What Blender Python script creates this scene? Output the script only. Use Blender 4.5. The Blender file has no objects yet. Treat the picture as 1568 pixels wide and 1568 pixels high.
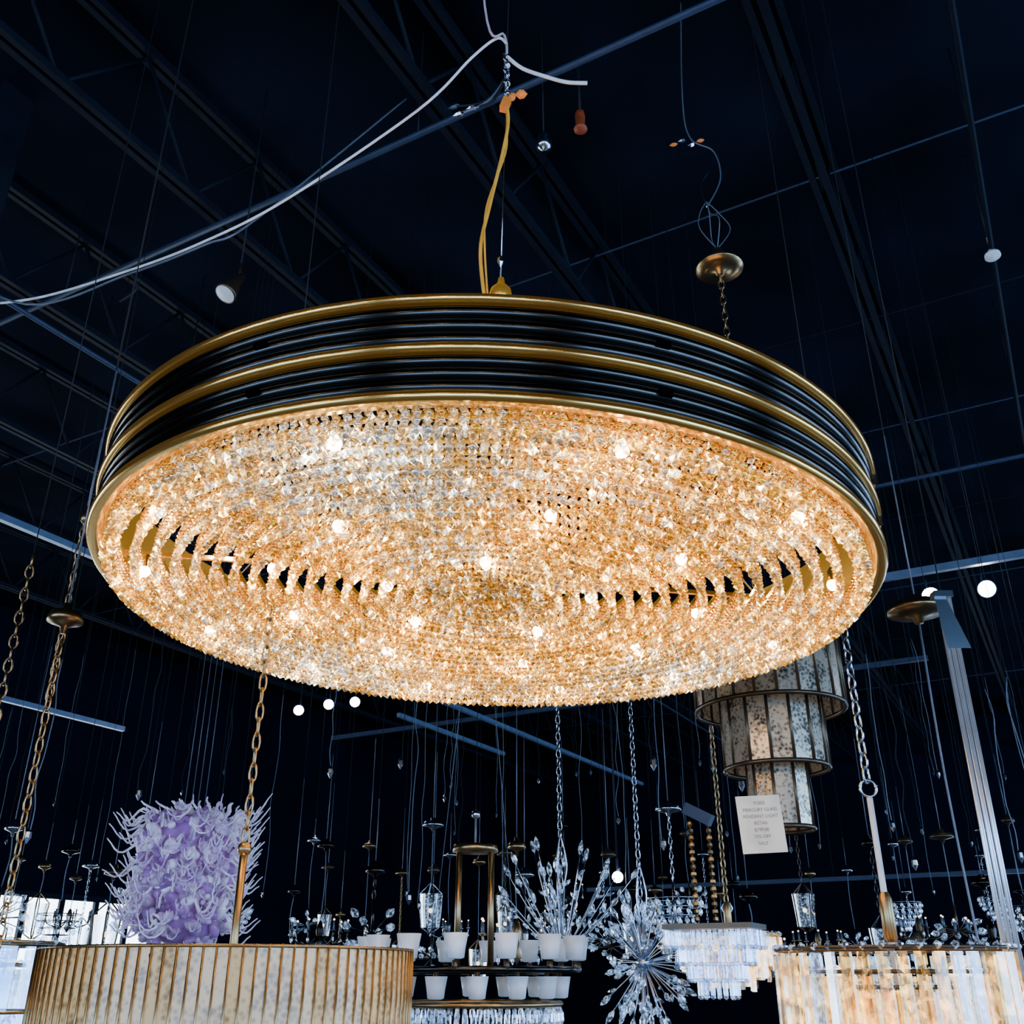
import bpy, math, random
import numpy as np
from mathutils import Vector, Matrix, Euler
random.seed(7); rng=np.random.default_rng(5)
scene=bpy.context.scene
EYE=1.6
# ---------------------------------------------------------------- materials
def base(name):
    m=bpy.data.materials.new(name); m.use_nodes=True
    nt=m.node_tree; nt.nodes.clear()
    out=nt.nodes.new('ShaderNodeOutputMaterial')
    return m,nt,out
def pm(name,c,rough=.5,metal=0.,emit=0.,ec=None,var=.15,scale=12.,spec=.5):
    m,nt,out=base(name)
    b=nt.nodes.new('ShaderNodeBsdfPrincipled')
    tc=nt.nodes.new('ShaderNodeTexCoord')
    n=nt.nodes.new('ShaderNodeTexNoise'); n.inputs['Scale'].default_value=scale
    nt.links.new(tc.outputs['Object'],n.inputs['Vector'])
    r=nt.nodes.new('ShaderNodeValToRGB')
    r.color_ramp.elements[0].position=.3; r.color_ramp.elements[1].position=.7
    r.color_ramp.elements[0].color=[max(0,x*(1-var)) for x in c]+[1]
    r.color_ramp.elements[1].color=[min(1,x*(1+var)) for x in c]+[1]
    nt.links.new(n.outputs['Fac'],r.inputs['Fac'])
    nt.links.new(r.outputs['Color'],b.inputs['Base Color'])
    b.inputs['Roughness'].default_value=rough; b.inputs['Metallic'].default_value=metal
    b.inputs['Specular IOR Level'].default_value=spec
    if emit>0:
        b.inputs['Emission Color'].default_value=list(ec or c)+[1]
        b.inputs['Emission Strength'].default_value=emit
        m.cycles.emission_sampling='NONE'
    nt.links.new(b.outputs[0],out.inputs[0])
    return m
def facets(nt,scale,lo,gain,power):
    """painted cut-glass sparkle pattern (cellular)"""
    tc=nt.nodes.new('ShaderNodeTexCoord'); v=nt.nodes.new('ShaderNodeTexVoronoi'); v.inputs['Scale'].default_value=scale
    nt.links.new(tc.outputs['Object'],v.inputs['Vector'])
    s=nt.nodes.new('ShaderNodeSeparateColor'); nt.links.new(v.outputs['Color'],s.inputs[0])
    p=nt.nodes.new('ShaderNodeMath'); p.operation='POWER'; p.inputs[1].default_value=power; nt.links.new(s.outputs[0],p.inputs[0])
    a=nt.nodes.new('ShaderNodeMath'); a.operation='MULTIPLY_ADD'; a.inputs[1].default_value=gain; a.inputs[2].default_value=lo
    nt.links.new(p.outputs[0],a.inputs[0]); return a,s
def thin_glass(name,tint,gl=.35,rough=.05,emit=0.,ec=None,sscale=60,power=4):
    """thin sheet/prism glass: transparent + glossy, with cut-glass sparkle painted in as emission"""
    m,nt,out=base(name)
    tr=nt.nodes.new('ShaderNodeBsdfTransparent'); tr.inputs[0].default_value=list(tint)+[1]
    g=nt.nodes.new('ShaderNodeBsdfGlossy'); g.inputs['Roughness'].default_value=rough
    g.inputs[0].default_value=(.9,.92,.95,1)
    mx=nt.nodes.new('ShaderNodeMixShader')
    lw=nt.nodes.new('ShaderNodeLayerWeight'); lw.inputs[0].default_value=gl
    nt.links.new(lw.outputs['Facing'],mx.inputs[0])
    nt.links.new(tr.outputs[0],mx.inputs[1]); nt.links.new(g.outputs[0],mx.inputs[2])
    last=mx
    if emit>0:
        e=nt.nodes.new('ShaderNodeEmission'); f,_=facets(nt,sscale,.04*emit,emit*3.2,power)  # sparkle painted into the glass as cellular emission
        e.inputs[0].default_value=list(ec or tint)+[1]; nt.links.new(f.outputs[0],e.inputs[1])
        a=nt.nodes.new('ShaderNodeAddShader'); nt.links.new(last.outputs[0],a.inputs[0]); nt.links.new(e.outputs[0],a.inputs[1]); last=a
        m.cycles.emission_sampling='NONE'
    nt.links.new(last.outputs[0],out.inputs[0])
    return m
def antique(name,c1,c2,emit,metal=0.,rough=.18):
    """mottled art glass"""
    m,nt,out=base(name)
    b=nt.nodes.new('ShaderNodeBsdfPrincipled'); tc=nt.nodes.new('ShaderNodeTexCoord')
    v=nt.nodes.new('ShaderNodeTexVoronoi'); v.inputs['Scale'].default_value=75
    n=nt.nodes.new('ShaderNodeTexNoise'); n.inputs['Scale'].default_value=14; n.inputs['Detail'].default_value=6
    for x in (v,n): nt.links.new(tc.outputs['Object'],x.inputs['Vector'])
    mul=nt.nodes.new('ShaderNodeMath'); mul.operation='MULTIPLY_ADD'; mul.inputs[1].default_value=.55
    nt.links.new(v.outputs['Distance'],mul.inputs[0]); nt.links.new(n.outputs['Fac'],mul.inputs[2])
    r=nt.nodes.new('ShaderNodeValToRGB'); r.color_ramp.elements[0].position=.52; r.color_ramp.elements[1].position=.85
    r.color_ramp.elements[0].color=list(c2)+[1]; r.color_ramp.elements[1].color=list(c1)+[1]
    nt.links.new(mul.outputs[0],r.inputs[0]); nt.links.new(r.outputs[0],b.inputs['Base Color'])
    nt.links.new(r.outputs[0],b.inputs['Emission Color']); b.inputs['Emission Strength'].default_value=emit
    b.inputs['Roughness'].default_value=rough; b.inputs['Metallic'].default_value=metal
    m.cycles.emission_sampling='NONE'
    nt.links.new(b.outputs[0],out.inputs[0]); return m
def emat(name,c,s):
    m,nt,out=base(name); e=nt.nodes.new('ShaderNodeEmission'); e.inputs[0].default_value=list(c)+[1]; e.inputs[1].default_value=s
    nt.links.new(e.outputs[0],out.inputs[0]); return m
GOLD=pm('polished_gold',(1.0,.60,.17),.17,1,var=.06,emit=.06,ec=(1,.48,.07))  # faint emission stands in for warm showroom reflections
GOLDLIT=pm('gold_painted_lit',(1.0,.62,.15),.25,1,var=.06,emit=.20,ec=(1,.52,.05))  # lit copy of the gold, LED light put in as emission
BRASS=pm('aged_brass',(.40,.25,.11),.3,1)
BRONZE=pm('dark_bronze',(.11,.07,.04),.35,.8)
BLACK=pm('gloss_black_metal',(.050,.045,.042),.18,1)
CHROME=pm('chrome',(.50,.55,.63),.18,1,var=.05)
RIBS=pm('ribbed_silver',(.65,.67,.74),.3,.9,emit=.10,ec=(.7,.8,1))  # emission put in to make the silver look brighter lit
STEEL=pm('painted_steel_navy',(.0048,.0072,.014),.6,0,spec=.12)
STEEL2=pm('pipe_blue_grey',(.022,.036,.072),.45,.0,spec=.4)
TRACKM=pm('track_blue_white',(.12,.17,.26),.4,.3)
DARKW=pm('dark_cable',(.008,.010,.014),.6,spec=.2)
GREYW=pm('grey_cable',(.12,.14,.18),.4,.3)
WHITEW=pm('white_cable',(.75,.76,.8),.4)
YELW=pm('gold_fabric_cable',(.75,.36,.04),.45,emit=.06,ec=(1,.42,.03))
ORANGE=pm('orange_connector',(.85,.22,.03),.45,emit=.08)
FROST=pm('frosted_white_glass',(.7,.74,.8),.3,emit=.07,ec=(.75,.87,1))
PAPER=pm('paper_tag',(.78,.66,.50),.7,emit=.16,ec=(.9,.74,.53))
INK=pm('tag_ink',(.25,.16,.1),.7)
CEIL=pm('ceiling_deck_paint',(.0042,.0062,.0125),.9,scale=.7,var=.6,spec=.03)
WALL=pm('wall_navy_paint',(.0030,.0046,.0115),.9,scale=.6,var=.3,spec=.03)
FLOORM=pm('floor_concrete',(.07,.07,.075),.45,scale=2,var=.3)
SKY=emat('daylight_window_glass',(.30,.56,1.0),11.0)
SKYHOT=emat('bright_daylight_glass',(.70,.86,1.0),10.0)
BULB=emat('led_bulb_warm',(1,.80,.50),120)
SPOTW=emat('added_warm_spot_face',(1,.70,.33),90)  # face of the warm spots added behind the camera
BULBW=emat('led_bulb_white',(1,.95,.9),60)
SMALLB=emat('candle_bulb_glow',(1,.75,.45),3.5)
for m_ in (SMALLB,BULB): m_.cycles.emission_sampling='NONE'
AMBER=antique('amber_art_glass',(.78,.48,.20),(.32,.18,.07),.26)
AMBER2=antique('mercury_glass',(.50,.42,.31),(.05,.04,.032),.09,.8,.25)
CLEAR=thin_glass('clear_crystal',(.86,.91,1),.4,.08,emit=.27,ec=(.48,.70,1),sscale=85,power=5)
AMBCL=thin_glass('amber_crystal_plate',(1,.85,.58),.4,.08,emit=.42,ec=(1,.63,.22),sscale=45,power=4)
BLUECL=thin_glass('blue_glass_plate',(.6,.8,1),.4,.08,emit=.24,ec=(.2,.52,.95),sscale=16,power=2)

# ---------------------------------------------------------------- mesh builder
class MB:
    def __init__(s): s.v=[];s.f=[];s.m=[];s.sm=[];s.mats=[]
    def mi(s,mat):
        if mat not in s.mats: s.mats.append(mat)
        return s.mats.index(mat)
    def add(s,vs,fs,mat,smooth=True):
        o=len(s.v); s.v+= [tuple(p) for p in vs]; k=s.mi(mat)
        for f in fs: s.f.append([i+o for i in f]); s.m.append(k); s.sm.append(smooth)
    def tube(s,pts,r,mat,n=6,closed=False):
        P=[Vector(p) for p in pts]; N=len(P); vs=[];fs=[]
        t0=(P[1]-P[0]).normalized(); nrm=t0.orthogonal().normalized()
        for i in range(N):
            if closed: t=(P[(i+1)%N]-P[i-1])
            else: t=P[min(i+1,N-1)]-P[max(i-1,0)]
            if t.length<1e-9: t=t0
            t=t.normalized(); nrm=(nrm-t*nrm.dot(t))
            nrm=nrm.normalized() if nrm.length>1e-6 else t.orthogonal().normalized()
            b=t.cross(nrm); rr=r[i] if isinstance(r,(list,tuple)) else r
            for k in range(n):
                a=2*math.pi*k/n; vs.append(P[i]+(nrm*math.cos(a)+b*math.sin(a))*rr)
        for i in range(N if closed else N-1):
            j=(i+1)%N
            for k in range(n):
                l=(k+1)%n; fs.append((i*n+k,i*n+l,j*n+l,j*n+k))
        if not closed:
            fs.append(tuple(range(n))[::-1]); fs.append(tuple((N-1)*n+k for k in range(n)))
        s.add(vs,fs,mat)
    def lathe(s,prof,c,mat,n=24,M=None,smooth=True):
        vs=[];fs=[];c=Vector(c)
        for (r,z) in prof:
            for k in range(n):
                a=2*math.pi*k/n; p=Vector((r*math.cos(a),r*math.sin(a),z))
                if M: p=M@p
                vs.append(p+c)
        for i in range(len(prof)-1):
            for k in range(n):
                l=(k+1)%n; fs.append((i*n+k,i*n+l,(i+1)*n+l,(i+1)*n+k))
        s.add(vs,fs,mat,smooth)
    def box(s,c,sz,mat,M=None):
        c=Vector(c); vs=[]
        for x in(-.5,.5):
            for y in(-.5,.5):
                for z in(-.5,.5):
                    p=Vector((x*sz[0],y*sz[1],z*sz[2]))
                    if M: p=M@p
                    vs.append(p+c)
        s.add(vs,[(0,1,3,2),(4,6,7,5),(0,4,5,1),(2,3,7,6),(0,2,6,4),(1,5,7,3)],mat,False)
    def ball(s,c,r,mat,n=10,sc=(1,1,1),M=None):
        prof=[(max(1e-4,r*math.sin(math.pi*i/(n//2+1)))*sc[0],r*math.cos(math.pi*i/(n//2+1))*sc[2]) for i in range(n//2+2)]
        s.lathe(prof[::-1],c,mat,n,M)
    def gem(s,c,r,h,mat,n=6,d=None):
        M=Matrix.Rotation(random.random()*6,3,'Z')
        if d is not None: M=Vector((0,0,1)).rotation_difference(Vector(d)).to_matrix()@M
        s.lathe([(1e-4,-h/2),(r,-h*.12),(r*.9,h*.2),(1e-4,h/2)],c,mat,n,M,False)
    def ring(s,c,R,r,mat,N=64,n=6,M=None):
        pts=[]
        for k in range(N):
            a=2*math.pi*k/N; p=Vector((R*math.cos(a),R*math.sin(a),0))
            if M: p=M@p
            pts.append(p+Vector(c))
        s.tube(pts,r,mat,n,True)
    def chain(s,a,b,mat,L=.05,w=.010,r=.003):
        a=Vector(a);b=Vector(b);D=(b-a);n=max(2,int(D.length/(L*.78)));d=D.normalized()
        q=Vector((0,0,1)).rotation_difference(d).to_matrix()
        for i in range(n):
            c=a+D*((i+.5)/n); M=q@Matrix.Rotation(math.pi/2*(i%2)+.5,3,'Z'); pts=[]
            for k in range(10):
                t=2*math.pi*k/10; pts.append(M@Vector((w*math.cos(t),0,L*.5*math.sin(t)))+c)
            s.tube(pts,r,mat,5,True)
    def drop(s,x,y,z):  # thin dark suspension wire to the deck
        s.tube([(x,y,z),(x,y,DECK)],.0022,DARKW,4)
    def obj(s,name,parent=None,loc=None):
        me=bpy.data.meshes.new(name); me.from_pydata(s.v,[],s.f)
        for m in s.mats: me.materials.append(m)
        me.polygons.foreach_set('material_index',s.m); me.polygons.foreach_set('use_smooth',s.sm); me.update()
        o=bpy.data.objects.new(name,me); scene.collection.objects.link(o)
        if parent: o.parent=parent
        if loc: o.location=loc
        return o
A=math.radians(28.9); SA,CA=math.sin(A),math.cos(A)   # building axes are turned ~29 deg to the camera heading
def B(u,w,z): return Vector((SA*u+CA*w, CA*u-SA*w, z))
DECK=EYE+5.3; JB=EYE+4.5
U0,U1,W0,W1=-8,24,-14,9
def bbox(mb,u0,u1,w0,w1,z0,z1,mat):
    vs=[B(u,w,z) for u in(u0,u1) for w in(w0,w1) for z in(z0,z1)]
    mb.add(vs,[(0,1,3,2),(4,6,7,5),(0,4,5,1),(2,3,7,6),(0,2,6,4),(1,5,7,3)],mat,False)
def slab(name,u0,u1,w0,w1,z0,z1,mat):
    mb=MB(); bbox(mb,u0,u1,w0,w1,z0,z1,mat); return mb.obj(name)
slab('floor',U0,U1,W0,W1,-.1,0,FLOORM)
slab('ceiling',U0,U1,W0,W1,DECK,DECK+.1,CEIL)
slab('wall_back',U1,U1+.1,W0,W1,0,DECK,WALL); slab('wall_front',U0-.1,U0,W0,W1,0,DECK,WALL)
slab('wall_left',U0,U1,W0-.1,W0,0,DECK,WALL); slab('wall_right',U0,U1,W1,W1+.1,0,DECK,WALL)
wn=[0]
def window(side,a0,a1,z0,z1,mat,nm=4):
    wn[0]+=1; mb=MB()
    def bb(p0,p1,za,zb,d0,d1,m):
        if side=='left': bbox(mb,p0,p1,W0+d0,W0+d1,za,zb,m)
        if side=='right': bbox(mb,p0,p1,W1-d1,W1-d0,za,zb,m)
        if side=='back': bbox(mb,U1-d1,U1-d0,p0,p1,za,zb,m)
        if side=='front': bbox(mb,U0+d0,U0+d1,p0,p1,za,zb,m)
    bb(a0,a1,z0,z1,.01,.03,mat)
    for i in range(nm+1):
        x=a0+(a1-a0)*i/nm; bb(x-.04,x+.04,z0-.05,z1+.05,.0,.09,STEEL)
    for z in (z0,(z0+z1)/2,z1): bb(a0,a1,z-.04,z+.04,.0,.085,STEEL)
    mb.obj('window_%d'%wn[0])
window('left',0,6,.5,2.75,SKYHOT,5); window('left',7,12.8,.5,2.75,SKYHOT,9)
window('back',-2,-.2,.1,1.25,SKYHOT,3); window('back',1.0,4.5,.1,1.6,SKY,4)
window('right',-6,3,.5,4.2,SKY,6); window('right',5,12,.5,4.2,SKY,5); window('right',14,23,.5,4.2,SKY,6)
window('front',-10,-2,.5,3.2,SKY,5); window('front',0,7,.5,3.2,SKY,4)  # unseen storefront panes behind the camera, added for blue fill
for w in [-11.3,-9.5,-7.7,-5.9,-4.11,-2.36,-.56,1.24,3.04,4.84,6.64]:
    mb=MB()
    for dw in(-.035,.035):
        bbox(mb,U0+.1,U1-.1,w+dw-.02,w+dw+.02,JB,JB+.05,STEEL); bbox(mb,U0+.1,U1-.1,w+dw-.02,w+dw+.02,DECK-.06,DECK,STEEL)
    u=U0+.2;k=0
    while u<U1-.8:
        za,zb=(JB+.03,DECK-.05) if k%2==0 else (DECK-.05,JB+.03)
        mb.tube([B(u,w,za),B(u+.5,w,zb)],.014,STEEL,5); u+=.5;k+=1
    mb.obj('steel_joist')
mb=MB()
for i,u in enumerate([-3,-.5,1.6,5.7,7.6,9.6,12,14.5,17,20]):
    mb.tube([B(u,W0+.1,DECK-.12),B(u,W1-.1,DECK-.12)],.009,STEEL2 if i%2 else STEEL,5)
mb.obj('joist_bridging')
def pipe(name,a,b,r,mat):
    mb=MB(); mb.tube([a,b],r,mat,8); a=Vector(a);b=Vector(b);n=max(2,int((b-a).length/3))
    for i in range(n+1):
        p=a.lerp(b,(i+.15)/(n+.3)); mb.tube([p,Vector((p.x,p.y,DECK))],.006,DARKW,4)
    return mb.obj(name)
pipe('sprinkler_pipe',B(3.4,-9,EYE+4.42),B(3.4,4,EYE+4.42),.02,STEEL2)
pipe('sprinkler_pipe',B(9.3,-10,EYE+4.4),B(9.3,8,EYE+4.4),.022,STEEL2)
pipe('electrical_conduit',B(-4,.32,EYE+4.45),B(20,.32,EYE+4.45),.018,STEEL)
pipe('electrical_conduit',B(-2,-5.4,EYE+4.0),B(20,-5.4,EYE+4.0),.018,STEEL2)
def track(a,b,mat=STEEL2,h=.05):
    mb=MB(); a=Vector(a);b=Vector(b); d=(b-a); L=d.length; ang=math.atan2(d.y,d.x)
    mb.box((a+b)/2,(L,.05,h),mat,Matrix.Rotation(ang,3,'Z'))
    for i in range(int(L/3)+1):
        p=a+d*((i*3+.3)/L) if L>(i*3+.3) else b
        mb.tube([p,(p.x,p.y,DECK)],.004,DARKW,4)
    mb.obj('lighting_track')
track(B(8.1,-1,EYE+3.0),B(8.1,8,EYE+3.0),TRACKM,.06)
track(B(-2,-6.3,EYE+3.0),B(16,-6.3,EYE+3.0),TRACKM)
track(B(11,-9,EYE+3.1),B(11,-1,EYE+3.1)); track(B(3,-9,EYE+2.5),B(7.4,-9,EYE+2.5),TRACKM)
track(B(10,-7.15,EYE+3.0),B(12.7,-7.15,EYE+3.0),TRACKM); track(B(13,-6,EYE+1.1),B(13,-.5,EYE+1.1),STEEL2)
mb=MB(); mb.box((-3.35,4.7,DECK/2),(.22,.22,DECK),STEEL,Matrix.Rotation(-A,3,'Z')); mb.box((-3.35,4.7,.02),(.4,.4,.04),STEEL); mb.obj('steel_column')

# ---------------------------------------------------------------- main chandelier
C=Vector((-.07,2.694,EYE+1.0)); R=1.096
ch=bpy.data.objects.new('round_crystal_chandelier',None); scene.collection.objects.link(ch); ch.location=C; ch.rotation_euler=(0,math.radians(1.6),0)
mb=MB(); N=192
def goldband(z0,z1,ro):
    pr=[(R-.014,z0)]
    for i in range(9):
        t=math.pi*i/8; pr.append((ro-.004+ (z1-z0)*.42*math.sin(t), (z0+z1)/2-(z1-z0)/2*math.cos(t)))
    pr.append((R-.014,z1)); return pr
def ridges(z0,z1,n):
    pr=[];h=(z1-z0)/n
    for j in range(n):
        for i in range(9):
            t=math.pi*i/8; pr.append((R-.018+.014*math.sin(t), z0+h*j+h/2-h/2*math.cos(t)))
    return pr
mb.lathe(goldband(0,.024,R),(0,0,0),GOLD,N); mb.lathe(ridges(.024,.114,3),(0,0,0),BLACK,N)
mb.lathe(goldband(.114,.135,R),(0,0,0),GOLD,N); mb.lathe(ridges(.135,.234,3),(0,0,0),BLACK,N)
mb.lathe(goldband(.234,.254,R),(0,0,0),GOLD,N)
mb.lathe([(R-.014,0),(R-.030,0),(R-.035,.01)],(0,0,0),GOLD,N)
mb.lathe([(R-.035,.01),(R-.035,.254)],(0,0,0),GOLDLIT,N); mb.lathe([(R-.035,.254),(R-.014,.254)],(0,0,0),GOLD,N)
for k in range(8):
    a=k*math.pi/4+.35+math.pi
    M=Matrix.Rotation(a,3,'Z')
    for zz in (.068,.185): mb.box(M@Vector((R-.0,0,zz)),(.010,.03,.014),BLACK,M)
mb.obj('band',ch)
mb=MB(); radii=[.055+.0512*i for i in range(20)]
lift=lambda r: .035*np.exp(-(r/.35)**2)
for r in radii:
    z=.030+float(lift(r))
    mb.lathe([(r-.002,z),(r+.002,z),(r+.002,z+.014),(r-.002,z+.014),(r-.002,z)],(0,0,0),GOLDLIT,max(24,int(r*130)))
for k in range(12):
    a=k*math.pi/6+.12; M=Matrix.Rotation(a,3,'Z'); mb.box(M@Vector((R/2,0,.07)),(R-.07,.012,.012),GOLD,M)
mb.obj('ring_frame',ch)
bl=[(math.radians(d),.965) for d in (252,215,190,160,132,105,75,48,20,-12,-40,-72)]+[(math.radians(d),.62) for d in (235,200,165,125,80,40,5,-35,-75)]+[(math.radians(d),.3) for d in (200,140,60,-10,-90)]
mb=MB(); bp=[]
for a,r in bl:
    p=Vector((r*math.cos(a),r*math.sin(a),-.004)); bp.append(p)
    mb.ball(p,.016,BULB,10); mb.lathe([(.011,.01),(.011,.04),(.004,.05)],p,GOLD,10)
mb.obj('led_bulbs',ch)
bpn=np.array([list(p) for p in bp])
T=[];S=[];LY=[]
for r in radii+[R-.047]:
    n=max(8,int(2*math.pi*r/.0240)); off=random.random(); da=2*math.pi/n; lf=float(lift(r))
    for k in range(n):
        a=2*math.pi*(k+off)/n+random.gauss(0,.015)*da
        for j in range(4):
            jr=random.gauss(0,.0006)
            T.append(((r+jr)*math.cos(a),(r+jr)*math.sin(a),.020+lf-j*.0190+random.gauss(0,.0005)))
            S.append(.0098 if j<3 else .0130); LY.append(j)
T=np.array(T);S=np.array(S);LY=np.array(LY);n=len(T)
# cut bead: crown, girdle, pavilion (8-vertex, 12 facets)
bv=[(0,0,1.0)]+[(math.cos(k*math.pi/3),math.sin(k*math.pi/3),.30*(1 if k%2 else -1)) for k in range(6)]+[(0,0,-1.0)]
bv=np.array(bv); bf=[(0,1+k,1+(k+1)%6) for k in range(6)]+[(7,1+(k+1)%6,1+k) for k in range(6)]; bf=np.array(bf)
ang=rng.random(n)*6.28; tl=rng.normal(0,.14,n); tm=rng.normal(0,.14,n)
ca,sa=np.cos(ang),np.sin(ang)
V=np.repeat(bv[None],n,0)
x=V[:,:,0]*ca[:,None]-V[:,:,1]*sa[:,None]; y=V[:,:,0]*sa[:,None]+V[:,:,1]*ca[:,None]; z=V[:,:,2].copy()
x,z=x*np.cos(tl)[:,None]+z*np.sin(tl)[:,None],-x*np.sin(tl)[:,None]+z*np.cos(tl)[:,None]
y,z=y*np.cos(tm)[:,None]+z*np.sin(tm)[:,None],-y*np.sin(tm)[:,None]+z*np.cos(tm)[:,None]
V=np.stack([x,y,z],2)*S[:,None,None]+T[:,None,:]
F=(bf[None]+(np.arange(n)*8)[:,None,None]).reshape(-1,3)
me=bpy.data.meshes.new('crystals'); me.vertices.add(n*8); me.vertices.foreach_set('co',V.reshape(-1))
nf=len(F); me.loops.add(nf*3); me.loops.foreach_set('vertex_index',F.reshape(-1).astype(np.int32))
me.polygons.add(nf); me.polygons.foreach_set('loop_start',(np.arange(nf)*3).astype(np.int32))
me.update(calc_edges=True)
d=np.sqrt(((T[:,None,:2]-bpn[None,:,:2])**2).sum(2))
ill=.55+ (1/(1+(d/.055)**2)).sum(1)*1.15  # bulb light painted into the beads by distance
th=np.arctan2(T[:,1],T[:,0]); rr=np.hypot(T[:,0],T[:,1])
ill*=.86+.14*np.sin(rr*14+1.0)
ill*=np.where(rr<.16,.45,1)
ill*=np.array([.32,.60,.95,2.1])[LY]  # upper bead layers painted dimmer, bottom layer brighter
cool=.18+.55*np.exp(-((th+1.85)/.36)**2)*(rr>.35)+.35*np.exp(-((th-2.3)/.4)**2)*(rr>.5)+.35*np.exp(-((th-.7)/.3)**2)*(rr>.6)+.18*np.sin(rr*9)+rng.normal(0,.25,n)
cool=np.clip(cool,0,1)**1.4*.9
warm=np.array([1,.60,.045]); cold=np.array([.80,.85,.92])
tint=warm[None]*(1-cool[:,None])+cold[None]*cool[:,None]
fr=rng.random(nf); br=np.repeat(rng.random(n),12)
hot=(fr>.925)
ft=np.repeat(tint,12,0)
glow=np.repeat(ill,12)*(.03+.85*(fr*br)**1.6+ hot*(2.2+4.5*br))  # LED backlight and glints painted per facet as emission
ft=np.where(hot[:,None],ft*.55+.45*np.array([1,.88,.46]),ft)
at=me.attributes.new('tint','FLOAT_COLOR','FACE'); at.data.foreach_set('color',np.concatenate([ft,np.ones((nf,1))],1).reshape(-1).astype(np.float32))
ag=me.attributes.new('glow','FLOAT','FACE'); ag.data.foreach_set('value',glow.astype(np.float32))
m,nt,out=base('crystal_beads_painted_glow')
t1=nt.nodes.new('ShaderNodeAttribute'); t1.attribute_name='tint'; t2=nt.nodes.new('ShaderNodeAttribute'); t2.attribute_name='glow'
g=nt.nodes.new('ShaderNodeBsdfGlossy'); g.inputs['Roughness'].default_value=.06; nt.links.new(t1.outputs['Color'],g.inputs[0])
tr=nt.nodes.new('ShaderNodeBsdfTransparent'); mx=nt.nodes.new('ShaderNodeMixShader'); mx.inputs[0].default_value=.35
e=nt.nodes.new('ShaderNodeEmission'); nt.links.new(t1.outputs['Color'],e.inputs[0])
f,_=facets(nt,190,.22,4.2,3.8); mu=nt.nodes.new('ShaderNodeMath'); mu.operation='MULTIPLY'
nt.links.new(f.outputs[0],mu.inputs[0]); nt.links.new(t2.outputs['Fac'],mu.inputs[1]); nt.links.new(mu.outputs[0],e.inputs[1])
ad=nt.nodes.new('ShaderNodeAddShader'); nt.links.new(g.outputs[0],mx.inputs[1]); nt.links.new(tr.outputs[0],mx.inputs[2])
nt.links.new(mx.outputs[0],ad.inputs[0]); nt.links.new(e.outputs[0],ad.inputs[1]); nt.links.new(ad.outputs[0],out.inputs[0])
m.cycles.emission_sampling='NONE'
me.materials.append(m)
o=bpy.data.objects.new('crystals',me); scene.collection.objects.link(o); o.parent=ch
mb=MB(); hub=Vector((0,0,1.08))
for k in range(6):
    a=k*math.pi/3+math.pi/6; mb.tube([(1.05*math.cos(a),1.05*math.sin(a),.25),hub],.003,CHROME,5)
mb.lathe([(.002,.10),(.010,.095),(.014,.07),(.035,.045),(.04,.02),(.03,-.02),(.002,-.03)],hub,GOLDLIT,20)
mb.obj('suspension_hub',ch)
hw=C+Matrix.Rotation(math.radians(1.6),3,'Y')@hub
mb=MB()
jy=2.694
def sm(pts,k=8):
    P=[Vector(p) for p in pts]; Q=[P[0]]+P+[P[-1]]; o=[]
    for i in range(1,len(Q)-2):
        for j in range(k):
            t=j/k; a,b,c,d_=Q[i-1],Q[i],Q[i+1],Q[i+2]
            o.append(.5*((2*b)+(-a+c)*t+(2*a-5*b+4*c-d_)*t*t+(-a+3*b-3*c+d_)*t**3))
    o.append(P[-1]); return o
J=Vector((-.02,jy,EYE+3.0))
mb.tube([hw+Vector((0,0,.08)),J+Vector((0,0,.05))],.002,CHROME,5)
mb.gem(hw+Vector((0,0,.17)),.012,.06,CHROME)
mb.tube(sm([hw+Vector((-.05,0,-.02)),(-.11,jy,EYE+2.3),(-.08,jy,EYE+2.5),(-.035,jy,EYE+2.75),(-.015,jy,EYE+2.9),J]),.0065,YELW,8)
mb.tube(sm([hw+Vector((-.04,0,-.02)),(-.095,jy-.01,EYE+2.3),(-.09,jy,EYE+2.5),(-.025,jy,EYE+2.75),(-.02,jy+.01,EYE+2.9),J]),.0035,YELW,8)
mb.box(J+Vector((-.005,0,0)),(.03,.03,.055),ORANGE,Matrix.Rotation(.3,3,'Y'))
mb.gem(J+Vector((.055,0,.055)),.018,.05,ORANGE,8,(1,0,.1)); mb.gem(J+Vector((.02,0,.04)),.014,.05,ORANGE,8,(.4,0,1))
mb.chain(J+Vector((0,0,.05)),J+Vector((-.005,0,.27)),CHROME,.04,.012,.004)
for dx,q in ((-.18,-.1),(-.13,-.03),(-.2,-.02)):
    mb.tube(sm([J+Vector((0,0,.16)),J+Vector((dx*.4,0,.02)),J+Vector((dx,0,-.0+q*.5))],6),.005,GREYW if q<-.05 else DARKW,5)
    mb.gem(J+Vector((dx,0,q*.5)),.011,.05,CHROME,6,(-1,0,-.4))
top=Vector((-.20,jy+.1,DECK))
mb.tube(sm([J+Vector((0,0,.24)),J+Vector((-.01,0,.38)),J+Vector((-.09,0,.55)),top]),.005,pm('pink_grey_cable',(.5,.38,.42),.5),6)
mb.tube([J+Vector((.0,0,.26)),(0.02,jy,DECK)],.002,DARKW,4)
for q in(0,.25,.5,.75,1): mb.ball(J+Vector((0.003,0,.06+.2*q)),.011,WHITEW if int(q*4)%2 else CHROME,8)
mb.tube(sm([J+Vector((.0,0,.26)),J+Vector((.06,0,.195)),J+Vector((.15,0,.15)),J+Vector((.23,0,.12)),J+Vector((.31,0,.115))],6),.0075,WHITEW,7)
mb.obj('suspension_cable')
mb=MB()
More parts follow.
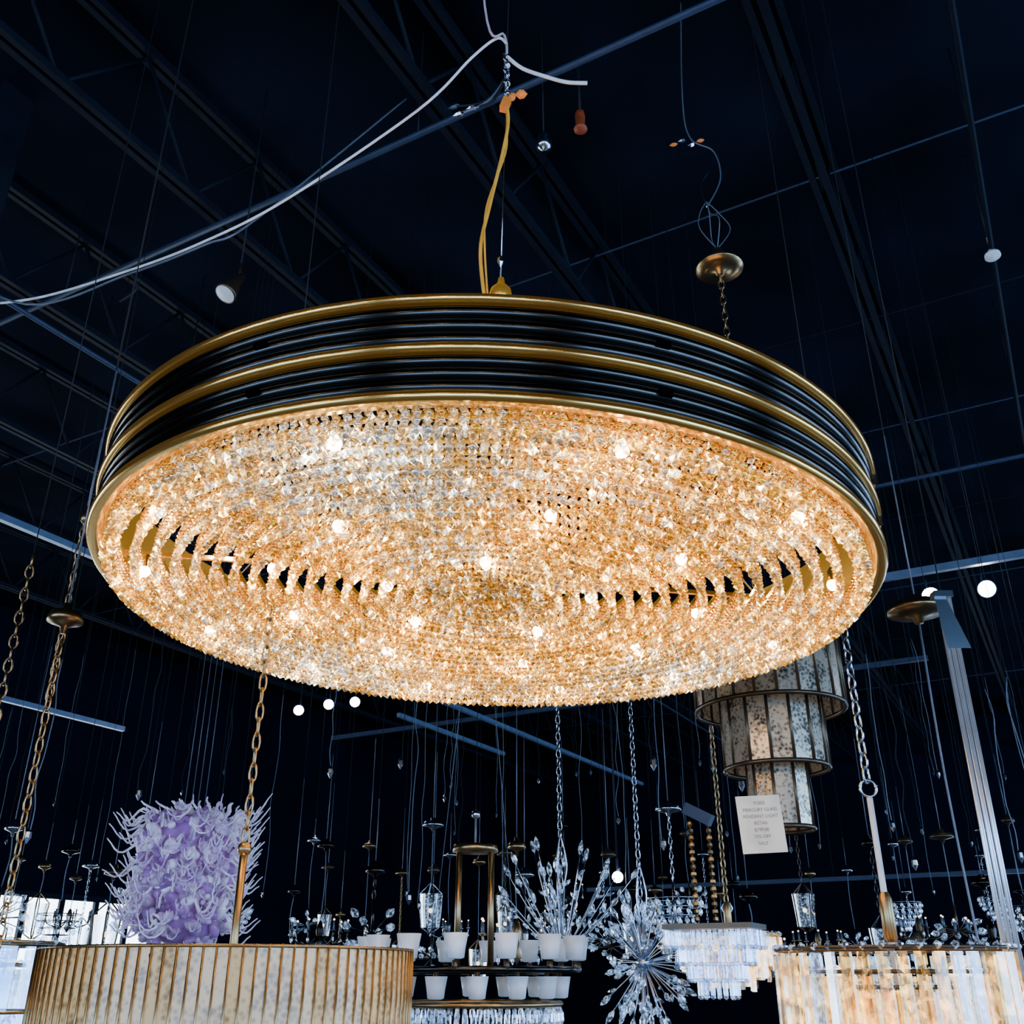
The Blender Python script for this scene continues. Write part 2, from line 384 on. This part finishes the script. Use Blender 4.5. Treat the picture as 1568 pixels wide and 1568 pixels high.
mb.tube(sm([J+Vector((0,0,.33)),(-.06,2.70,EYE+3.37),(-.16,2.74,EYE+3.31),(-.38,2.85,EYE+3.14),(-.934,3.1,EYE+2.91),(-1.3,3.25,EYE+2.82),(-1.664,3.4,EYE+2.79),(-2.18,3.6,EYE+2.79),(-2.6,3.8,EYE+2.95),(-3.0,4.0,EYE+3.4)]),.0055,WHITEW,7)
mb.tube(sm([(-3.0,4.0,EYE+3.35),(-2.2,3.6,EYE+2.76),(-1.664,3.4,EYE+2.77),(-1.3,3.25,EYE+2.80),(-1.1,3.3,EYE+3.0),(-.6,4.0,JB)]),.005,GREYW,6)
mb.tube(sm([(-1.66,3.4,EYE+2.78),(-1.62,3.4,EYE+2.69),(-1.68,3.4,EYE+2.62)]),.006,DARKW,5)
mb.obj('slack_power_cable')
mb=MB()
RB_=pm('red_orange_box',(.32,.055,.015),.5,emit=.02,ec=(.6,.1,.02))
mb.lathe([(.001,.07),(.025,.065),(.03,.03),(.026,-.05),(.04,-.065),(.04,-.075),(.001,-.075)],(.40,4.2,EYE+4.55),RB_,10); mb.tube([(.40,4.2,EYE+4.6),(.40,4.2,DECK)],.008,DARKW); mb.obj('junction_box')
mb=MB(); mb.lathe([(.001,.06),(.03,.055),(.035,.03),(.03,.02),(.045,.0),(.04,-.04),(.001,-.055)],(.17,3.9,EYE+4.06),CHROME,14); mb.tube([(.17,3.9,EYE+4.1),(.17,3.9,DECK)],.004,DARKW); mb.obj('motion_sensor')

# ---------------------------------------------------------------- lamps
def flood(name,p,d,mat,face,r=.06,L=.16,up=DECK,wire=None):
    mb=MB(); p=Vector(p); d=Vector(d).normalized(); M=Vector((0,0,1)).rotation_difference(d).to_matrix()
    mb.lathe([(.001,-L),(r*.35,-L),(r*.45,-L*.55),(r*.6,-L*.5),(r,-.02),(r*1.02,0),(r*.9,.002)],p,mat,20,M)
    mb.lathe([(r*.9,.001),(r*.5,.008),(.001,.012)],p,face,20,M)
    q=p-d*L*.8; mb.tube([q,q+Vector((0,0,.12))],.008,mat,6); mb.tube([q+Vector((0,0,.12)),(q.x,q.y,up)],.006,wire or DARKW,6)
    return mb.obj(name)
flood('flood_lamp',(-1.67,4.6,EYE+3.6),(-.35,-.35,-1),BRONZE,FROST,.065,.2)
flood('ceiling_sensor',(3.23,5.2,EYE+4.38),(0,-.1,-1),FROST,FROST,.05,.06)
for p in [(3.84,7.42,EYE+2.85),(3.39,7.45,EYE+2.8)]: flood('track_spotlight',p,(-.3,-1,-.45),STEEL2,BULBW,.075,.18,EYE+3.0)
for p in [(-2.53,11.5,EYE+2.88),(-2.18,11.5,EYE+2.95),(-1.87,11.5,EYE+2.98)]: flood('track_spotlight',p,(.1,-1,-.4),STEEL2,BULBW,.065,.18)
flood('track_spotlight',(.71,7,EYE+.62),(-.1,-1,-.1),STEEL2,BULB,.04,.15,EYE+2)
track(B(-3.5,-6,EYE+2.75),B(-3.5,5,EYE+2.75))  # added unseen track and spots behind camera, for highlights on the band
for i,w in enumerate([-5.4,-4.4,-3.4,-2.4,-1.4,-.4,.6,1.7,2.8,4.0]):
    p=B(-3.5,w,EYE+2.6); flood('track_spotlight',p,(-.1-.1*w,1,-.5),STEEL2,BULBW if i%3==1 else SPOTW,.10,.18,EYE+2.75)

def canopy(mb,p,r,mat):
    mb.lathe([(.001,.05),(r*.25,.05),(r*.3,.03),(r*.85,.02),(r,.0),(r,-.012),(r*.6,-.02),(r*.2,-.03),(r*.15,-.05),(.001,-.05)],p,mat,28)
mb=MB(); cx,cy=1.065,4.0
canopy(mb,(cx,cy,EYE+3.30),.12,BRASS)
mb.lathe([(.001,.13),(.018,.12),(.03,.09),(.035,.02),(.12,0)],(cx,cy,EYE+3.30),BRASS,16)
for k in range(4):
    a=k*1.6; mb.tube(sm([(cx,cy,EYE+3.42),(cx+.08*math.cos(a),cy+.08*math.sin(a),EYE+3.55),(cx-.02+.05*math.cos(a),cy,EYE+3.66),(cx-.03,cy,EYE+3.74)]),.003,GREYW,4)
mb.tube(sm([(cx-.03,cy,EYE+3.7),(cx+.06,cy,EYE+3.9),(cx+.04,cy,EYE+4.1),(cx-.08,cy,EYE+4.2),(cx-.1,cy,EYE+4.5),(cx-.05,cy,DECK)]),.004,GREYW,5)
mb.tube(sm([(cx-.03,cy,EYE+3.7),(cx-.05,cy,EYE+3.85),(cx-.0,cy,EYE+3.95)]),.004,CHROME,5)
for q in range(4): mb.gem((cx-.10+.05*(q-1.5),cy,EYE+4.15+.03*(q%2)),.011,.05,ORANGE if q%3==0 else CHROME,6,(1,0,.3))
mb.chain((cx,cy,EYE+3.26),(cx,cy,EYE+1.45),BRASS,.06,.014,.004)
def paneltier(mb,r,z0,z1,n,glass,bar,ph=0,br=.006):
    for k in range(n):
        a0=2*math.pi*k/n+ph; a1=a0+2*math.pi/n; g=.006/r
        c=lambda a,z,rr=r:(cx0+rr*math.cos(a),cy0+rr*math.sin(a),z)
        mb.add([c(a0+g,z0),c(a1-g,z0),c(a1-g,z1),c(a0+g,z1)],[(0,1,2,3)],glass,False)
        mb.tube([c(a0,z0-.008),c(a0,z1+.008)],br,bar,4)
    for z in(z0,z1): mb.ring((cx0,cy0,z),r,br*1.2,bar,max(24,n*2),5)
cx0,cy0=cx,cy
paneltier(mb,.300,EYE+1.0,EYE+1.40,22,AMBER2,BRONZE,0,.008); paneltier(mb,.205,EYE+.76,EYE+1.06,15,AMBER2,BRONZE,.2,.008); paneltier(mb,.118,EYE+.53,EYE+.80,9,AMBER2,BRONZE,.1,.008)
for z,r in((EYE+1.41,.300),(EYE+1.06,.205),(EYE+.8,.118)):
    for k in range(4):
        a=k*math.pi/2; mb.tube([(cx,cy,z),(cx+r*math.cos(a),cy+r*math.sin(a),z)],.006,BRONZE,4)
mb.tube([(cx,cy,EYE+.8),(cx,cy,EYE+1.45)],.01,BRONZE,6)
for z in (.65,.9,1.2): mb.ball((cx,cy,EYE+z),.025,SMALLB,8)
mb.obj('tiered_glass_pendant')
mb=MB(); tx,ty,tz=.925,3.78,EYE+.52; M=Matrix.Rotation(-.05,3,'Y')
mb.box((tx,ty,tz),(.165,.003,.205),PAPER,M); mb.tube([(tx,ty,tz+.1),(cx-.07,cy-.1,EYE+.72)],.0015,WHITEW,4)
tag=mb.obj('price_tag')
for i,tt in enumerate(['P1002','MERCURY GLASS','PENDANT LIGHT','RETAIL','$799.00','70% OFF','SALE']):
    cu=bpy.data.curves.new('tag_text','FONT'); cu.body=tt; cu.size=.017; cu.align_x='CENTER'; cu.materials.append(INK)
    to=bpy.data.objects.new('tag_text_%d'%i,cu); scene.collection.objects.link(to); to.parent=tag
    to.rotation_euler=(math.pi/2,-.05,0); to.location=(tx,ty-.003,tz+.07-i*.024)
mb=MB(); cx0,cy0=-.728,2.8
r=.465; n=104; z1=EYE+.067; z0=z1-.32
for k in range(n):
    a0=2*math.pi*k/n; a1=a0+2*math.pi/n
    c=lambda a,z,rr=r:(cx0+rr*math.cos(a),cy0+rr*math.sin(a),z)
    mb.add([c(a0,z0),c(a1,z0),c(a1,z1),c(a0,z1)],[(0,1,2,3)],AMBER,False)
    mb.tube([c(a0,z0-.005,r+.003),c(a0,z1+.004,r+.003)],.003,BRASS,4)
for z in(z0,z1): mb.ring((cx0,cy0,z),r+.002,.004,BRASS,104,5)
for k in range(3):
    a=k*2*math.pi/3+.4; mb.tube([(cx0,cy0,z1-.02),(cx0+r*math.cos(a),cy0+r*math.sin(a),z1-.02)],.006,BRASS,5)
mb.tube([(cx0,cy0,z1-.2),(cx0,cy0,EYE+.32)],.011,BRASS,8); mb.ball((cx0,cy0,EYE+.32),.02,BRASS)
mb.chain((cx0,cy0,EYE+.33),(cx0,cy0,EYE+1.02),BRASS,.055,.010,.0032); mb.drop(cx0,cy0,EYE+1.0)
mb.obj('drum_chandelier')
# blown glass chandelier
PUR=pm('violet_blown_glass',(.32,.14,.38),.06,emit=.05,ec=(.6,.32,.8),var=.6,scale=9)
PUR2=pm('mauve_blown_glass',(.52,.36,.56),.06,emit=.06,ec=(.7,.5,.85),var=.5,scale=14)
LIL=pm('lilac_white_glass',(.74,.66,.80),.06,emit=.09,ec=(.72,.66,.95),var=.3,scale=20)
mb=MB(); px,py,pz=-1.57,5.0,EYE+.45
mb.lathe([(.05,-.3),(.16,-.26),(.19,-.1),(.19,.15),(.17,.25),(.05,.28)],(px,py,pz),PUR,20)
for i in range(560):
    a=random.random()*6.283; zz=random.uniform(-.29,.28); rr=.215*(1-.35*max(0,(abs(zz)-.15)/.13)**2)*random.uniform(.85,1.08)
    t=random.random(); mt=LIL if t<.18+zz*.8 else (PUR2 if t<.62 else PUR)
    M=Euler((random.random()*3,random.random()*3,0)).to_matrix()
    mb.ball((px+rr*math.cos(a),py+rr*math.sin(a),pz+zz),random.uniform(.012,.028),mt,10,(1,1,random.uniform(.8,2.0)),M)
for i in range(330):
    a=random.random()*6.283; zz=random.uniform(-.27,.28); up=random.uniform(-.35,.7); L=random.uniform(.08,.18)
    dx,dy=math.cos(a),math.sin(a); mt=LIL
    if dy<-.45: L*=.6; mt=random.choice([LIL,PUR2,PUR2])
    pts=[]; cw=random.uniform(-1,1)*.05
    for j in range(10):
        t=j/9; rr=.20+L*t; pts.append((px+rr*dx-dy*cw*math.sin(t*5),py+rr*dy+dx*cw*math.sin(t*5),pz+zz+up*L*t+.026*math.sin(t*7.5)))
    mb.tube(pts,[.0072*(1-.8*j/9)+.001 for j in range(10)],mt,6)
for i in range(26):
    a=random.random()*6.283; rr=random.uniform(0,.17); pts=[]
    for j in range(7):
        t=j/6; pts.append((px+(rr+.08*t)*math.cos(a)+.02*math.sin(5*t),py+(rr+.08*t)*math.sin(a),pz+.26+.08*t))
    mb.tube(pts,[.008*(1-.8*j/6)+.002 for j in range(7)],LIL,6)
for k in range(4):
    x_,y_=px+.05*math.cos(k*1.57),py+.05*math.sin(k*1.57)
    mb.tube([(x_,y_,pz+.2),(x_,y_,EYE+1.7)],.002,GREYW,4); mb.drop(x_,y_,EYE+1.7)
mb.obj('blown_glass_chandelier')
# frosted cup chandelier
mb=MB(); qx,qy,qz=-.16,4.5,EYE
def cup(mb,p,r,h,mat): mb.lathe([(r*.5,-h/2),(r*.72,-h/2+.004),(r*.8,-h*.1),(r,h/2),(r*.95,h/2),(r*.6,-h/2+.01),(.001,-h/2+.01)],p,mat,18)
for k in range(14):
    a=2*math.pi*k/14+.1; c1=(qx+.44*math.cos(a),qy+.44*math.sin(a)); cup(mb,(c1[0],c1[1],qz+.115),.048,.09,FROST)
    mb.tube([(c1[0],c1[1],qz+.065),(c1[0],c1[1],qz+.03)],.012,BRONZE,6)
    c2=(qx+.36*math.cos(a+.2),qy+.36*math.sin(a+.2)); cup(mb,(c2[0],c2[1],qz-.03),.044,.08,FROST); mb.tube([(c2[0],c2[1],qz+.03),(c2[0],c2[1],qz-.07)],.01,BRONZE,6)
    mb.tube([(qx,qy,qz+.03),(c1[0],c1[1],qz+.03)],.007,BRONZE,5)
mb.ring((qx,qy,qz+.035),.44,.012,BLACK,64,6); mb.ring((qx,qy,qz+.03),.30,.012,BLACK,48,6); mb.ring((qx,qy,qz-.09),.36,.012,BRASS,48,6)
for k in range(70):
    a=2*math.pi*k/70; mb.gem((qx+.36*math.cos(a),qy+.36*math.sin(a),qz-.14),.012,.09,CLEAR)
for dx in(-.07,.07): mb.tube([(qx+dx,qy,qz+.03),(qx+dx,qy,qz+.50)],.013,BRASS,8)
mb.lathe([(.001,.03),(.095,.03),(.10,.0),(.001,-.0)],(qx,qy,qz+.50),BRASS,24); mb.tube([(qx,qy,qz+.5),(qx,qy,qz+.68)],.005,GREYW,5); mb.drop(qx,qy,qz+.66); mb.ball((qx,qy,qz+.66),.02,CHROME)
for dx in(-.3,.3): mb.tube([(qx+dx*.6,qy,qz+.05),(qx-dx*.05,qy,EYE+2.2)],.002,GREYW,4)
mb.obj('frosted_cup_chandelier')
def branches(name,x,y,z,n,L,upw,mat,mat2,stem=True):
    mb=MB()
    for i in range(n):
        a=random.random()*6.283; el=random.uniform(*upw); l=L*random.uniform(.65,1.05)
        d=Vector((math.cos(a)*math.cos(el),math.sin(a)*math.cos(el),math.sin(el))); pts=[]
        for j in range(6):
            t=j/5; pts.append(Vector((x,y,z))+d*l*t+Vector((0,0,.22*l*t*t*(1 if stem else 0))))
        mb.tube(pts,[.0035]*6,mat,5); e=(pts[-1]-pts[-2]).normalized()
        mb.gem(pts[-1]+e*.025,.013,.075,mat2,6,e)
        for q in((2,3,4) if stem else (4,)):
            s_=e.orthogonal().normalized(); s_.rotate(Matrix.Rotation(random.random()*6,3,e)); v=(s_+e).normalized()
            mb.gem(pts[q]+v*.025,.009,.055,mat2,5,v)
    mb.ball((x,y,z),.035,CHROME,12)
    mb.tube([(x,y,z),(x,y,z+L*.75)],.009,CHROME,8); mb.chain((x,y,z+L*.75),(x,y,EYE+1.75),CHROME,.055,.012,.003); mb.drop(x,y,EYE+1.7)
    for k in range(3):
        t=z+L*.75+.1; mb.tube(sm([(x,y,t-.15),(x+.03*math.cos(k*2),y+.03*math.sin(k*2),t),(x,y,t+.15)]),.004,CHROME,5)
    return mb.obj(name)
branches('crystal_branch_chandelier',.234,5.0,EYE+.10,28,.40,(.45,1.35),CHROME,CLEAR)
branches('crystal_starburst_chandelier',.61,5.0,EYE+.07,80,.26,(-1.3,1.4),CHROME,CLEAR,False)
mb=MB(); x0,y0=.856,4.5; M=Matrix.Rotation(-.5,3,'Z')
mb.box((x0,y0,EYE+.20),(.38,.24,.02),BRONZE,M)
for t in range(4):
    wx,wy=.36-.075*t,.22-.045*t; zz=EYE+.155-t*.062
    per=[]
    nx=max(2,int(wx/.024));ny=max(2,int(wy/.024))
    for i in range(nx+1):
        for s_ in(-1,1): per.append((-wx/2+wx*i/nx,s_*wy/2))
    for i in range(1,ny):
        for s_ in(-1,1): per.append((s_*wx/2,-wy/2+wy*i/ny))
    for (a,b) in per:
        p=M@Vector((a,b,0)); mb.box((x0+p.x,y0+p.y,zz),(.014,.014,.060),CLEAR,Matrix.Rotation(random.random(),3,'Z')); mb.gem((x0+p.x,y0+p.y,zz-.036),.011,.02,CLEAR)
for k in range(3): mb.ball((x0+.06*(k-1),y0,EYE+.12),.016,SMALLB,8)
for dx in(-.04,.04):
    for q in range(14): mb.gem((x0-.03+dx,y0,EYE+.23+.03*q),.013,.036,BRASS,6)
mb.box((x0-.03,y0,EYE+.66),(.13,.05,.05),STEEL2,M@Matrix.Rotation(.5,3,'Y')); mb.drop(x0-.03,y0,EYE+.66)
mb.obj('rectangular_crystal_chandelier')
def platering(name,x,y,zt,r,h,n,mats,fr,stemtop,white=True):
    mb=MB()
    for t,(rr,hh,zz) in enumerate(((r,h,zt),(r*.72,h*.9,zt-.06),(r*.45,h*.9,zt-.1))):
        nn=max(8,int(n*rr/r)); mb.ring((x,y,zz),rr,.006,fr,60,5)
        for k in range(nn):
            mat=random.choice(mats)
            a=2*math.pi*k/nn; M=Matrix.Rotation(a+random.uniform(-.4,.4),3,'Z'); l=hh*random.uniform(.8,1.0)
            mb.box((x+rr*math.cos(a),y+rr*math.sin(a),zz-l/2-.012),(.012,2*math.pi*rr/nn*.66,l),mat,M)
            mb.tube([(x+rr*math.cos(a),y+rr*math.sin(a),zz-.012),(x+rr*math.cos(a),y+rr*math.sin(a),zz-l*.95)],.004,mat,4)
            mb.gem((x+rr*math.cos(a),y+rr*math.sin(a),zz+.004),.012,.024,CLEAR)
    for k in range(6):
        a=k*math.pi/3; mb.tube([(x,y,zt),(x+r*math.cos(a),y+r*math.sin(a),zt)],.005,fr,5)
    for k in range(6):
        a=k*math.pi/3+.3; mb.ball((x+r*.6*math.cos(a),y+r*.6*math.sin(a),zt-.06),.018,SMALLB,8)
    mb.tube([(x,y,zt-.1),(x,y,stemtop)],.010,WHITEW if white else BRASS,8); mb.lathe([(.012,0),(.02,.01),(.02,.12),(.012,.14)],(x,y,zt+.02),BRASS,12)
    mb.ring((x,y,stemtop+.03),.026,.005,CHROME,20,5,Matrix.Rotation(math.pi/2,3,'X'))
    mb.chain((x,y,stemtop+.05),(x,y,EYE+1.4),CHROME if white else BRASS,.055,.013,.004); mb.drop(x,y,EYE+1.35)
    mb.obj(name)
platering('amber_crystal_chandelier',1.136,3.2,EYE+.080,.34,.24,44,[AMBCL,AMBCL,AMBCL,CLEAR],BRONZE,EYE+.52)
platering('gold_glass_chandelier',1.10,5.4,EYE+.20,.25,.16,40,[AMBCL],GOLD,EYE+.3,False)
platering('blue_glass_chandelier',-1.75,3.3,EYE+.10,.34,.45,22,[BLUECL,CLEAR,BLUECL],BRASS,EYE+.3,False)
mb=MB()
for k in range(6): mb.tube([(1.385+k*.0085,3.0+.004*(k%2),EYE+1.12),(1.372+k*.0095,3.0+.006*(k%2),EYE-.35)],.0042,RIBS,6)
mb.add([(1.372,2.995,EYE+1.13),(1.405,2.995,EYE+1.14),(1.46,2.995,EYE+.95),(1.385,2.995,EYE+.95)],[(0,1,2,3)],CHROME,False)
mb.box((1.40,3.0,EYE+1.13),(.06,.04,.02),CHROME); mb.drop(1.40,3,EYE+1.13)
mb.obj('glass_rod_cascade_light')
def hung(name,x,y,zc,r,mat,kind,zb,k2=None):
    mb=MB(); canopy(mb,(x,y,zc),r,mat); 
    g=zc+random.uniform(.2,1.2); mb.tube([(x,y,zc),(x,y,g)],.003,GREYW,5); mb.drop(x,y,g)
    lamp(mb,x,y,zc,zb,kind,mat,k2); return mb.obj(name)
def lamp(mb,x,y,zc,zb,kind,mat,k2=None):
    if kind=='chain': mb.chain((x,y,zc-.04),(x,y,zb),mat,.055,.011,.003)
    else: mb.tube(sm([(x,y,zc-.04),(x+random.uniform(-.02,.02),y,(zc+zb)/2),(x,y,zb)],4),.004,GREYW,4)
    k2=k2 or random.choice('ABCD')
    if k2=='A':
        mb.lathe([(.001,.1),(.015,.08),(.03,.03),(.018,-.05),(.035,-.09),(.001,-.14)],(x,y,zb-.1),mat,14)
        for k in range(7):
            a=k*2*math.pi/7; c=lambda r_,z_:(x+r_*math.cos(a),y+r_*math.sin(a),zb-.12+z_)
            mb.tube(sm([c(.02,0),c(.1,-.06),c(.2,-.03),c(.22,.03)],4),.007,mat,5)
            mb.lathe([(.001,0),(.025,.01),(.008,.012)],c(.22,.03),mat,10); mb.tube([c(.22,.03),c(.22,.10)],.008,GREYW,6); mb.ball(c(.22,.115),.008,SMALLB,8)
            mb.gem(c(.22,-.03),.01,.05,CLEAR); mb.gem(c(.12,-.1),.01,.05,CLEAR)
    elif k2=='B':
        for k in range(4):
            a=k*math.pi/2+.3; c=lambda r_,z_:(x+r_*math.cos(a),y+r_*math.sin(a),zb+z_)
            mb.tube([c(0.01,0),c(.09,-.08),c(.07,-.32),c(.01,-.36)],.006,mat,5)
        mb.lathe([(.09,-.08),(.07,-.32)],(x,y,zb),CLEAR,4); mb.ball((x,y,zb-.2),.018,SMALLB,8)
    elif k2=='C':
        for t in range(5):
            rr=.17*math.cos(t*.33)
            mb.ring((x,y,zb-.1-t*.05),rr,.004,mat,24,4)
            for k in range(16): a=k*math.pi/8; mb.gem((x+rr*math.cos(a),y+rr*math.sin(a),zb-.13-t*.05),.014,.05,CLEAR)
        mb.tube([(x,y,zb),(x,y,zb-.3)],.01,mat,6)
    elif k2=='D':
        for k in range(14):
            a=random.random()*6.28; e=random.uniform(-.6,.9); d=Vector((math.cos(a)*math.cos(e),math.sin(a)*math.cos(e),math.sin(e)))
            p=Vector((x,y,zb-.18)); mb.tube([p,p+d*.15],.004,mat,4); mb.gem(p+d*.17,.022,.08,CLEAR,6,d)
        mb.tube([(x,y,zb),(x,y,zb-.18)],.008,mat,6)
hung('chain_pendant',-1.44,3.0,EYE+1.05,.055,BRASS,'chain',EYE+.02,'C')
hung('chain_pendant',-1.66,3.45,EYE+1.62,.018,BRASS,'chain',EYE+.9,'none')
hung('canopy_pendant',1.42,3.25,EYE+1.17,.10,BRASS,'wire',EYE+.0,'B')
pos=[]
tries=0
while len(pos)<60 and tries<6000:
    tries+=1
    y=random.uniform(5.8,14); q=random.uniform(-.53,.53); x=q*y
    if any((x-a)**2+(y-b)**2<.7**2 for a,b in pos): continue
    pos.append((x,y))
for i,(x,y) in enumerate(pos):
    zt=y*random.uniform(.03,.085); zb=EYE+zt; zc=zb+y*random.uniform(.02,.07)
    m=random.choice([BRASS,CHROME,BRONZE,BRONZE,BLACK])
    hung(random.choice(['pendant_lamp','small_chandelier']),x,y,zc,random.uniform(.05,.09),m,random.choice(['chain','wire','wire']),zb)
mb=MB()
for i in range(60):
    y=random.uniform(4.2,12); x=random.uniform(-.55,.55)*y; z0=EYE+y*random.uniform(.06,.2)
    if (x+.07)**2+(y-2.69)**2<1.5: continue
    zz=EYE+y*random.uniform(.25,.33)
    pts=[(x+random.gauss(0,.009),y,z0+(zz-z0)*t/7) for t in range(8)]
    mb.tube(sm(pts,3),.0026,random.choice([DARKW,GREYW,GREYW]),4); mb.gem((x,y,z0),.015,.07,CHROME); mb.tube([pts[-1],(pts[-1][0],y,DECK)],.002,DARKW,4)
mb.obj('hanging_cables')

# ---------------------------------------------------------------- light sources: fixture lamps and added fill
def point(name,p,e,c,r=.05):
    l=bpy.data.lights.new(name,'POINT'); l.energy=e; l.color=c; l.shadow_soft_size=r
    o=bpy.data.objects.new(name,l); scene.collection.objects.link(o); o.location=p; return o
for k in range(4):
    a=k*math.pi/2+.3; o=point('chandelier_lamp_%d'%k,(.8*math.cos(a),.8*math.sin(a),.12),10,(1,.68,.28),.04); o.parent=ch
point('drum_lamp',(-.728,2.8,EYE-.1),5,(1,.75,.45))
for i,(u,w) in enumerate([(9,-7),(9,3)]): point('room_fill_%d'%i,B(u,w,EYE+2.6),16,(.45,.66,1),.15)  # added blue fill points, no fixtures
w=bpy.data.worlds.new('world'); scene.world=w; w.use_nodes=True
w.node_tree.nodes['Background'].inputs[0].default_value=(.25,.4,.7,1); w.node_tree.nodes['Background'].inputs[1].default_value=.3
# ---------------------------------------------------------------- camera
cam=bpy.data.cameras.new('camera'); co=bpy.data.objects.new('camera',cam); scene.collection.objects.link(co)
co.location=(0,0,EYE); co.rotation_euler=(math.radians(90+25.5),0,0); cam.lens=34.44; cam.sensor_width=36; cam.clip_end=200; cam.clip_start=.02
scene.camera=co
